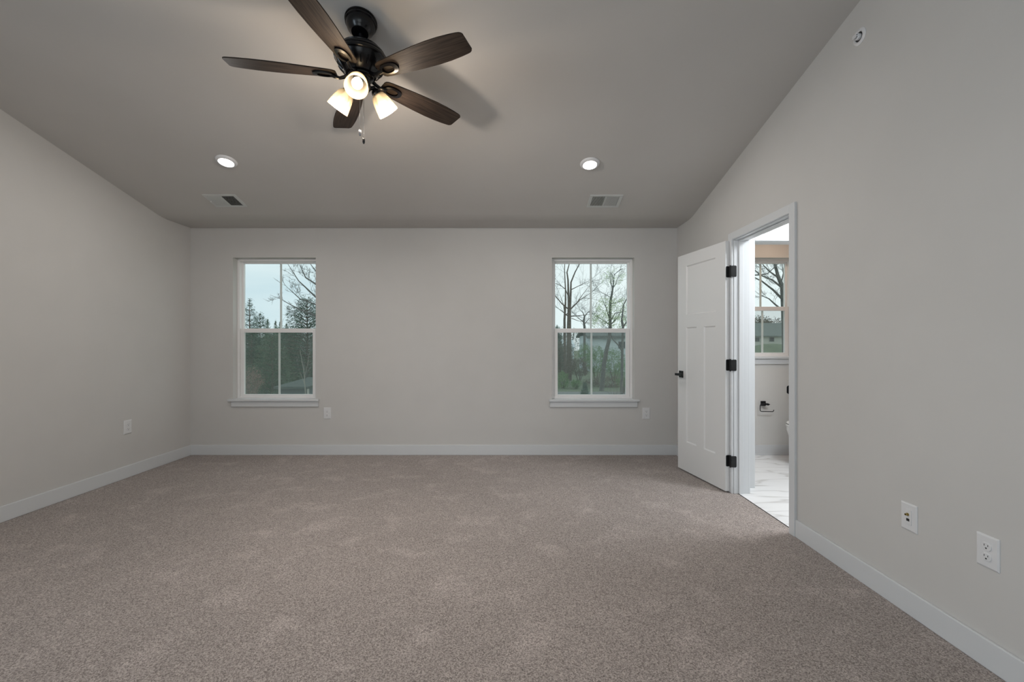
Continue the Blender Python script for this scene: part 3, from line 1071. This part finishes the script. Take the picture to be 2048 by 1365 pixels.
def bare_tree(name, label, base, limbs, seed, bark, twig_len=2.0, twigs=5, depth=2, twig_r=.02, cat='tree', leaves=None, group='bare trees outside the windows'):
    """limbs: (points, r0, r1); the first is the trunk"""
    rng = random.Random(seed)
    t = thing(name, label, cat, base, group=group)
    inv = -Vector(base)
    bm = new()
    limb(bm, [p + inv for p in limbs[0][0]], limbs[0][1], limbs[0][2], 8)
    for pts, r0, r1 in limbs[1:]:
        limb(bm, [p + inv for p in pts], r0, r1, 6)
    obj('trunk', bm, bark, t, smooth=True, fixn=False)
    bm = new()
    for pts, r0, r1 in limbs[1:]:
        tot = len(pts) - 1
        for k in range(twigs):
            s = rng.uniform(.15, 1.0) * tot
            i = min(int(s), tot - 1)
            q = pts[i].lerp(pts[i + 1], s - i) + inv
            d = (pts[i + 1] - pts[i]).normalized()
            ax = d.orthogonal(); ax.rotate(Matrix.Rotation(rng.uniform(0, 2 * PI), 3, d))
            d.rotate(Matrix.Rotation(math.radians(rng.uniform(20, 60)), 3, ax))
            grow(bm, rng, q, d, twig_len * rng.uniform(.6, 1.2), twig_r, depth)
        d = (pts[-1] - pts[-2]).normalized()
        grow(bm, rng, pts[-1] + inv, d, twig_len, max(r1, twig_r * .6), depth)
    obj('twigs', bm, M['twig'], t, fixn=False)
    if leaves:
        bm = new()
        for c, rad, n, s in leaves:
            leaf_cloud(bm, rng, Vector(c) + inv, rad, n, s, clump=10)
        obj('foliage', bm, M['bud'], t, fixn=False)
    return t


def leaf(bm, rng, p, s, flat=None):
    d = Vector((rng.gauss(0, 1), rng.gauss(0, 1), rng.gauss(0, 1))).normalized()
    u = d.orthogonal().normalized()
    w = d.cross(u)
    a, b_ = s * rng.uniform(.7, 1.3), s * rng.uniform(.35, .6)
    vs = [bm.verts.new(p + u * a), bm.verts.new(p + w * b_), bm.verts.new(p - u * a), bm.verts.new(p - w * b_)]
    bm.faces.new(vs)


def needle(bm, rng, p, d, s):
    d = (d + Vector((rng.gauss(0, .45), rng.gauss(0, .45), rng.gauss(-.05, .40)))).normalized()
    w = d.cross(Vector((rng.gauss(0, 1), rng.gauss(0, 1), rng.gauss(0, 1)))).normalized()
    a, b_ = s * rng.uniform(1.1, 1.9), s * rng.uniform(.16, .32)
    bm.faces.new([bm.verts.new(p - d * a * .5), bm.verts.new(p + w * b_), bm.verts.new(p + d * a), bm.verts.new(p - w * b_)])


def leaf_cloud(bm, rng, c, rad, n, s, clump=12):
    c = Vector(c)
    m = max(1, n // clump)
    for k in range(m):
        v = Vector((rng.gauss(0, 1), rng.gauss(0, 1), rng.gauss(0, 1))).normalized() * rng.uniform(.35, 1.0) ** .6
        q = c + Vector((v.x * rad[0], v.y * rad[1], v.z * rad[2]))
        for j in range(clump):
            leaf(bm, rng, q + Vector((rng.gauss(0, 1), rng.gauss(0, 1), rng.gauss(0, 1))) * s * 1.8, s)


def shrub(name, label, c, rad, n, s, m, seed, group=None, cat='shrub', stem=None):
    rng = random.Random(seed)
    base = Vector((c[0], c[1], GZ))
    t = thing(name, label, cat, base, group=group)
    bm = new()
    leaf_cloud(bm, rng, Vector(c) - base, rad, n, s)
    obj('foliage', bm, m, t, fixn=False)
    bm = new()
    h = c[2] - GZ
    for k in range(5):
        a = 2 * PI * k / 5
        limb(bm, [Vector((.08 * math.cos(a), .08 * math.sin(a), 0)), Vector((rad[0] * .35 * math.cos(a), rad[1] * .35 * math.sin(a), h * .6)), Vector((rad[0] * .5 * math.cos(a + .5), rad[1] * .5 * math.sin(a + .5), h + rad[2] * .4))], .045, .012, 5)
    obj('stems', bm, stem or M['brownbark'], t, fixn=False)
    return t


def conifer(name, label, apex, R, seed, m, n=9000, size=.12, sparse=0.0, droop=.25, prof=.75, group='evergreens outside the left window', cat='tree', base_z=None):
    rng = random.Random(seed)
    bz = GZ if base_z is None else base_z
    base = Vector((apex.x, apex.y, bz))
    H = apex.z - bz
    t = thing(name, label, cat, base, group=group)
    bm = new()
    limb(bm, [Vector((0, 0, 0)), Vector((.02, 0, H * .5)), Vector((0, 0, H))], max(.03, H * .018), .012, 7)
    bmf = new()
    levels = max(10, int(H / (.20 + sparse * .22)))
    per = []
    for i in range(levels):
        f = (i + .5) / levels                # 0 at the bottom, 1 at the top
        if f < .06:
            continue
        r = R * (1 - f) ** prof * rng.uniform(.80, 1.12) + .04
        k = max(5, int(5 + r * 4.0 * (1 - sparse * .4)))
        for j in range(k):
            a = 2 * PI * (j + rng.random() * .7) / k
            per.append((f, r * rng.uniform(.72, 1.12), a))
    tot = sum(r for _, r, _ in per)
    for f, r, a in per:
        z0 = f * H
        d = Vector((math.cos(a), math.sin(a), 0))
        lift = r * (.55 * f - droop * (1 - f))
        end = d * r + Vector((0, 0, z0 + lift))
        st = Vector((0, 0, z0))
        mid = st.lerp(end, .55) + Vector((0, 0, .06 * r))
        limb(bm, [st, mid, end], .012 + .008 * r, .004, 3)
        cnt = max(8, int(2.4 * n * r / tot))
        for q in range(cnt):
            s = rng.uniform(.18, 1.05) ** .8
            p = st.lerp(mid, s / .55) if s < .55 else mid.lerp(end, (s - .55) / .45)
            wd = .20 * r * (1.15 - s) + .05
            p = p + Vector((-d.y, d.x, 0)) * rng.gauss(0, wd) + Vector((0, 0, rng.gauss(-.02, size * 1.3)))
            needle(bmf, rng, p, (d + Vector((0, 0, .25 * f - .15))).normalized(), size * rng.uniform(.5, .8))
    # soft leader at the very top
    for q in range(40):
        needle(bmf, rng, Vector((rng.gauss(0, .03), rng.gauss(0, .03), H - rng.uniform(0, .6))), Vector((rng.gauss(0, .5), rng.gauss(0, .5), 1)).normalized(), size * .8)
    obj('trunk', bm, M['brownbark'], t, fixn=False)
    obj('foliage', bmf, m, t, fixn=False)
    return t


# ground
bm = new()
box(bm, -140, 140, YB + 1.0, 200, GZ - .5, GZ)
struct(obj('ground', bm, M['grass']), 'green lawn outside the windows', 'lawn')
struct(boxobj('ground_street', (-60, 90, 35.0, 37.0, GZ, GZ + .03), M['road']), 'grey street strip crossing the lawn outside', 'street')

# --- through the left window
conifer('evergreen_tree', 'broad dark evergreen with pointed top at right in the left window', at(614, 599, 26), 3.0, 11, M['spruce'], 18000, .085, prof=.62)
conifer('evergreen_tree', 'thin evergreen with bare spire at the left edge of the left window', at(499, 598, 30), 1.9, 12, M['spruce'], 7000, .075, .6, prof=.8)
conifer('evergreen_tree', 'smaller evergreen spire right beside the thin left one', at(520, 627, 36), 2.0, 13, M['spruce'], 7000, .09, .5)
conifer('evergreen_tree', 'mid green pine filling the middle of the lower left pane', at(544, 668, 19), 1.6, 14, M['pine'], 9000, .075, .2, prof=.6)
conifer('evergreen_tree', 'dark low evergreen behind the russet shrub', at(503, 664, 21), 1.1, 15, M['spruce'], 10000, .08, prof=.6)
conifer('evergreen_tree', 'dark evergreen filling the gap behind the middle pine', at(566, 662, 45), 4.0, 17, M['spruce'], 10000, .15, prof=.55)
for k, (px, py, Y) in enumerate(((535, 640, 70), (551, 643, 78), (560, 645, 86), (573, 648, 94))):
    conifer('distant_evergreen', ['tiny distant evergreen top left of the left window muntin', 'second tiny distant evergreen top left of the muntin', 'tiny distant evergreen top just behind the muntin', 'tiny distant evergreen top right of the left window muntin'][k], at(px, py, Y), .9, 30 + k, M['pine'], 1200, .15, group='far evergreen tops on the horizon')
B = at(668, 700, 17); B.z = GZ
bare_tree('bare_tree', 'bare tree whose twigs reach into the upper right of the left window', B,
          [([B, at(667, 660, 17), at(664, 600, 17), at(660, 520, 17)], .17, .09),
           ([at(667, 650, 17), at(640, 635, 17), at(603, 621, 17), at(587, 613, 17), at(567, 602, 17)], .055, .012),
           ([at(666, 635, 17), at(645, 617, 17), at(628, 608, 17), at(601, 599, 17), at(580, 580, 17)], .05, .012),
           ([at(665, 625, 17), at(650, 610, 17), at(632, 595, 17), at(611, 575, 17), at(597, 562, 17), at(580, 535, 17)], .05, .012),
           ([at(664, 600, 17), at(632, 569, 17), at(611, 555, 17), at(600, 530, 17)], .05, .012),
           ([at(663, 580, 17), at(640, 553, 17), at(622, 530, 17)], .05, .014)],
          41, M['bark'], .55, 6, 2, .006)
s0, s1 = at(561, 771, 16.4), at(619, 771, 16.4)
sh_ = thing('shed', 'low bluish grey shed at the bottom of the left window', 'shed', (0, 0, 0))
bm = new(); box(bm, s0.x, s1.x, 16.4, 18.6, GZ, -.46)
obj('wall', bm, M['shedwall'], sh_)
bm = new()
prism_x(bm, [(16.1, -.50), (16.1, -.42), (18.9, -.30), (18.9, -.38)], s0.x - .1, s1.x + .08)
obj('roof', bm, M['shedroof'], sh_)
boxobj('downspout', (s1.x - .07, s1.x - .01, 16.34, 16.40, GZ, -.50), M['cream'], sh_)
shrub('russet_shrub', 'russet leafed shrub at the lower left of the left window', at(505, 763, 15.5), (.32, .4, .50), 2200, .020, M['russet'], 51)
B = at(611, 700, 14.5); B.z = GZ
bare_tree('sapling', 'slender pale sapling in front of the bluish shed', B,
          [([B, at(611, 790, 14.5), at(608, 745, 14.5), at(600, 700, 14.5)], .020, .008), ([at(609, 755, 14.5), at(616, 725, 14.5), at(619, 705, 14.5)], .009, .005), ([at(610, 770, 14.5), at(600, 745, 14.5)], .009, .005)],
          52, M['palebark'], .4, 3, 1, .005, group=None)

# --- through the right window
Y = 48
B = at(1138, 700, Y); B.z = GZ
bare_tree('bare_tree', 'tall bare tree with a forked trunk at left in the right window', B,
          [([B, at(1138, 700, Y), at(1138, 655, Y), at(1138.5, 620, Y)], .30, .20),
           ([at(1137.5, 624, Y), at(1137, 590, Y), at(1136, 560, Y), at(1134, 545, Y), at(1138, 530, Y), at(1146, 500, Y)], .13, .03),
           ([at(1140, 624, Y), at(1141.5, 585, Y), at(1142, 565, Y), at(1150, 545, Y), at(1158, 530, Y), at(1170, 500, Y)], .12, .03),
           ([at(1137, 619, Y), at(1124, 608, Y), at(1112, 594, Y), at(1104, 584, Y)], .08, .03),
           ([at(1136.5, 592, Y), at(1130, 578, Y), at(1122, 572, Y), at(1108, 566, Y)], .06, .02),
           ([at(1137, 634, Y), at(1125, 623, Y), at(1114, 616, Y)], .06, .02),
           ([at(1141, 619, Y), at(1153, 607, Y), at(1160, 600, Y), at(1176, 590, Y)], .08, .03),
           ([at(1153, 607, Y), at(1165, 590, Y), at(1178, 573, Y)], .05, .015),
           ([at(1142, 580, Y), at(1160, 571, Y), at(1178, 562, Y)], .05, .015),
           ([at(1141, 633, Y), at(1156, 632, Y), at(1180, 629, Y)], .06, .02),
           ([at(1143, 637, Y), at(1156, 642, Y), at(1170, 644, Y)], .04, .015)],
          61, M['brownbark'], 2.3, 4, 2, .016)
Y = 53
B = at(1129.5, 700, Y); B.z = GZ
bare_tree('bare_tree', 'slimmer bare tree just left of the forked one', B,
          [([B, at(1129.5, 700, Y), at(1129, 640, Y), at(1131, 605, Y)], .20, .11),
           ([at(1131, 605, Y), at(1131, 580, Y), at(1129, 540, Y), at(1130, 510, Y)], .10, .03),
           ([at(1129, 625, Y), at(1127, 610, Y), at(1120, 590, Y)], .06, .02),
           ([at(1130, 632, Y), at(1140, 622, Y), at(1147, 612, Y)], .06, .02)],
          62, M['brownbark'], 1.8, 3, 2, .015)
Y = 38
B = at(1203.5, 760, Y); B.z = GZ
bare_tree('budding_tree', 'slim leaning tree with pale budding crown at right in the right window', B,
          [([B, at(1203.5, 780, Y), at(1208, 728, Y), at(1213, 701, Y), at(1218.5, 679, Y), at(1220.5, 655, Y), at(1220, 630, Y)], .22, .12),
           ([at(1220, 630, Y), at(1221, 602, Y), at(1224, 587, Y), at(1225.5, 577, Y)], .12, .07),
           ([at(1225.5, 577, Y), at(1221.5, 567, Y), at(1222, 548, Y)], .05, .015),
           ([at(1225.5, 577, Y), at(1231, 569, Y), at(1237, 552, Y)], .05, .015),
           ([at(1219, 640, Y), at(1212, 615, Y), at(1205, 600, Y)], .05, .015),
           ([at(1221, 642, Y), at(1230, 627, Y), at(1247, 624, Y)], .06, .02),
           ([at(1221, 608, Y), at(1232, 606, Y), at(1243, 602, Y)], .04, .012),
           ([at(1219, 650, Y), at(1205, 640, Y), at(1190, 632, Y)], .05, .015),
           ([at(1222, 596, Y), at(1212, 590, Y), at(1200, 584, Y)], .03, .01),
           ([at(1221, 650, Y), at(1236, 635, Y), at(1244, 615, Y)], .05, .015)],
          63, M['bark'], 1.3, 4, 2, .011, group=None,
          leaves=[(at(1226, 555, Y), (1.1, 1, .8), 900, .04), (at(1212, 612, Y), (1.0, 1, .8), 1000, .045), (at(1236, 618, Y), (1.0, 1, 1.0), 1100, .05), (at(1200, 640, Y), (1.0, 1, .7), 900, .05), (at(1238, 645, Y), (.9, 1, .6), 900, .05)])
Y = 34
B = at(1243, 760, Y); B.z = GZ
bare_tree('bare_tree', 'dark slender tree at the right edge of the right window', B,
          [([B, at(1244, 735, Y), at(1245, 690, Y), at(1246, 655, Y), at(1243.5, 640, Y)], .12, .08),
           ([at(1243.5, 640, Y), at(1247, 610, Y), at(1254, 597, Y), at(1258, 570, Y)], .06, .02),
           ([at(1243.5, 702, Y), at(1236, 690, Y), at(1226, 680, Y), at(1221, 668, Y)], .06, .02),
           ([at(1246, 655, Y), at(1256, 640, Y), at(1262, 630, Y)], .06, .02)],
          64, M['bark'], 1.2, 3, 2, .010)
Y = 60
B = at(1169, 700, Y); B.z = GZ
bare_tree('bare_tree', 'small twisted bare tree right of the forked trunk', B,
          [([B, at(1169, 700, Y), at(1169, 655, Y), at(1167.5, 643, Y), at(1169, 634, Y)], .20, .12),
           ([at(1169, 634, Y), at(1166, 626, Y), at(1160, 620, Y)], .08, .03), ([at(1169, 634, Y), at(1174, 627, Y), at(1180, 622, Y)], .08, .03),
           ([at(1168, 644, Y), at(1158, 638, Y), at(1152, 632, Y)], .06, .03), ([at(1168.5, 650, Y), at(1176, 640, Y), at(1182, 636, Y)], .06, .03)],
          65, M['bark'], 1.5, 3, 2, .020)
hs = thing('house', 'pale blue house behind the trees in the right window', 'house', (0, 0, 0))
hx0, hx1, hy0 = 11.0, 18.5, 62
boxobj('wall', (hx0, hx1, hy0, hy0 + 9, GZ, 2.05), M['siding'], hs)
bm = new()
prism_x(bm, [(hy0 - .6, 1.75), (hy0 - .6, 2.0), (hy0 + 4.5, 3.1), (hy0 + 9.6, 2.0), (hy0 + 9.6, 1.75), (hy0 + 4.5, 2.85)], hx0 - .5, hx1 + .5)
obj('roof', bm, M['roof'], hs)
boxobj('soffit', (hx0 - .4, hx1 + .4, hy0 - .55, hy0, 1.62, 1.74), M['soffit'], hs)
w_ = boxobj('window', (15.0, 16.0, hy0 - .06, hy0, .2, 1.2), M['soffit'], hs)
boxobj('pane', (15.08, 15.92, hy0 - .075, hy0 - .06, .28, 1.12), M['pane_dark'], w_)
h2 = thing('house', 'small far white house glimpsed through the brush in the right window', 'house', (0, 0, 0))
boxobj('wall', (9.6, 11.4, 80, 86, GZ, .2), M['siding'], h2)
bm = new(); prism_x(bm, [(79.6, .1), (79.6, .2), (83, 1.5), (86.4, .2), (86.4, .1)], 9.4, 11.6)
obj('roof', bm, M['siding'], h2)
GR = 'shrubs outside the right window'
shrub('green_shrub', 'bright green shrub at the lower left of the right window', at(1126, 762, 40), (.62, .7, .85), 2800, .038, M['shrub'], 71, GR)
shrub('green_shrub', 'yellow green shrub right of the lower muntin in the right window', at(1193, 722, 43), (1.1, .8, 1.5), 5000, .045, M['shrub'], 72, GR)
shrub('green_shrub', 'green shrub behind the pinkish bare shrub in the right window', at(1228, 725, 45.5), (1.4, .8, 1.5), 5000, .045, M['shrub'], 73, GR)
shrub('green_shrub', 'green shrub left of the lower muntin under the house corner', at(1170, 708, 55), (.9, .9, 1.3), 3600, .045, M['shrub'], 74, GR)
shrub('brown_brush', 'brown leafless brush below the far white house', at(1158, 735, 46.5), (1.3, .8, 1.0), 5000, .045, M['litter'], 75, GR)
shrub('brown_brush', 'brown brush around the foot of the forked tree', at(1128, 718, 43.5), (1.2, .8, 1.9), 6000, .042, M['litter'], 76, GR)
shrub('brown_brush', 'low brown brush along the street in the right window', at(1215, 765, 41), (2.6, .8, .55), 5000, .04, M['litter'], 77, GR)
shrub('green_shrub', 'low green shrub under the brown brush, left of the small conical evergreen', at(1152, 768, 39.5), (.45, .5, .4), 1600, .038, M['shrub'], 79, GR)
shrub('green_shrub', 'small green shrub at the lower right of the right window', at(1246, 750, 36), (.7, .7, 1.1), 2600, .042, M['shrub'], 78, GR)
conifer('evergreen_tree', 'dark evergreen at the left edge of the right window', at(1114, 652, 62), 1.8, 81, M['spruce'], 6000, .12, group=None)
conifer('evergreen_tree', 'small dark conical evergreen at the bottom of the right window', at(1170, 766, 29), .42, 82, M['spruce'], 2600, .05, group=None)
Y = 27
B = at(1232, 800, Y); B.z = GZ
bare_tree('bare_shrub', 'pinkish bare twiggy shrub at the lower right of the right window', B,
          [([B, B + Vector((0, 0, .3))], .03, .03)] + [([B + Vector((0, 0, .2)), B + Vector((dx * .5, 0, .9)), B + Vector((dx, .1, 2.0))], .016, .006) for dx in (-.5, -.25, -.05, .12, .3, .5)],
          83, M['russet'], .5, 4, 1, .006, cat='shrub', group=None)

# --- through the bathroom window
Y = 22
B = at(1571, 700, Y); B.z = GZ
bare_tree('bare_tree', 'big bare tree with long dark limbs in the bathroom window', B,
          [([B, at(1570, 690, Y), at(1567, 613, Y), at(1564.5, 573, Y), at(1556, 553, Y)], .15, .085),
           ([at(1556, 553, Y), at(1550, 529, Y), at(1546, 500, Y)], .08, .04),
           ([at(1566, 600, Y), at(1546, 580, Y), at(1524, 563, Y), at(1504, 553, Y)], .06, .02),
           ([at(1562, 574, Y), at(1544, 560, Y), at(1524, 552, Y), at(1508, 540, Y)], .05, .02),
           ([at(1557, 556, Y), at(1540, 544, Y), at(1526, 530, Y)], .045, .02),
           ([at(1566, 622, Y), at(1550, 609, Y), at(1538, 598, Y), at(1522, 591, Y)], .05, .015),
           ([at(1500, 551, Y), at(1521, 550, Y), at(1535, 548, Y), at(1556, 528, Y)], .035, .02),
           ([at(1563, 565, Y), at(1567, 545, Y), at(1563, 525, Y)], .035, .015)],
          91, M['bark'], .7, 4, 2, .008)
h3 = thing('house', 'cream house with grey green roof in the bathroom window', 'house', (0, 0, 0))
boxobj('wall', (34, 48, 70, 79, GZ, 2.05), M['cream'], h3)
bm = new()
prism_x(bm, [(69.5, 1.95), (69.5, 2.1), (74.5, 4.3), (79.5, 2.1), (79.5, 1.95)], 33.5, 48.5)
obj('roof', bm, M['roof'], h3)
for x in (38.4, 40.7, 43.0):
    f_ = boxobj('window', (x, x + .75, 69.93, 70, 1.15, 1.85), M['soffit'], h3)
    boxobj('pane', (x + .08, x + .67, 69.90, 69.93, 1.22, 1.78), M['pane_dark'], f_)
bm = new()
rows = []
for i in range(25):
    x = 20 + i * 1.2
    rows.append([bm.verts.new((x, y, GZ + (3.75 + .25 * math.sin(x * .7)) * math.exp(-((y - 50) / 5.0) ** 2) * math.exp(-((x - 32) / 11.0) ** 4))) for y in [40 + k for k in range(21)]])
for a, b_ in zip(rows, rows[1:]):
    for k in range(20):
        bm.faces.new((a[k], b_[k], b_[k + 1], a[k + 1]))
struct(obj('ground_bank', bm, M['grass'], smooth=True), 'green grassy bank in front of the cream house', 'lawn')
# hazy far woods
woods = ((-64, 102, 0), (-50, 112, 1), (6, 96, 2), (15, 108, 3), (23, 97, 4), (31, 108, 5), (50, 92, 6), (61, 104, 7))
wl = ['hazy far trees left of the shed', 'hazy far trees behind the evergreens', 'hazy far trees left behind the forked tree', 'hazy far trees just right of the forked tree',
      'hazy far trees behind the budding tree', 'hazy far trees at the right of the right window', 'hazy far trees behind the cream house', 'hazy far trees right of the cream house']
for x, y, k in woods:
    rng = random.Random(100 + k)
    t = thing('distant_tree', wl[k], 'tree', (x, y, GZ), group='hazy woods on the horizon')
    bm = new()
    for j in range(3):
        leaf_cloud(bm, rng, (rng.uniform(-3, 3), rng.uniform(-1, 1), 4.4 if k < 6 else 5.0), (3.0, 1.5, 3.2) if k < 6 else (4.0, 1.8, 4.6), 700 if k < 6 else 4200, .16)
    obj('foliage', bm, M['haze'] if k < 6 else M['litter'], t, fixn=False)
    bm = new()
    for j in range(3):
        limb(bm, [Vector((-3 + 3 * j, 0, 0)), Vector((-3 + 3 * j, 0, 4)), Vector((-2.5 + 3 * j, 0, 7))], .22, .05, 6)
    obj('trunk', bm, M['bark'], t, fixn=False)
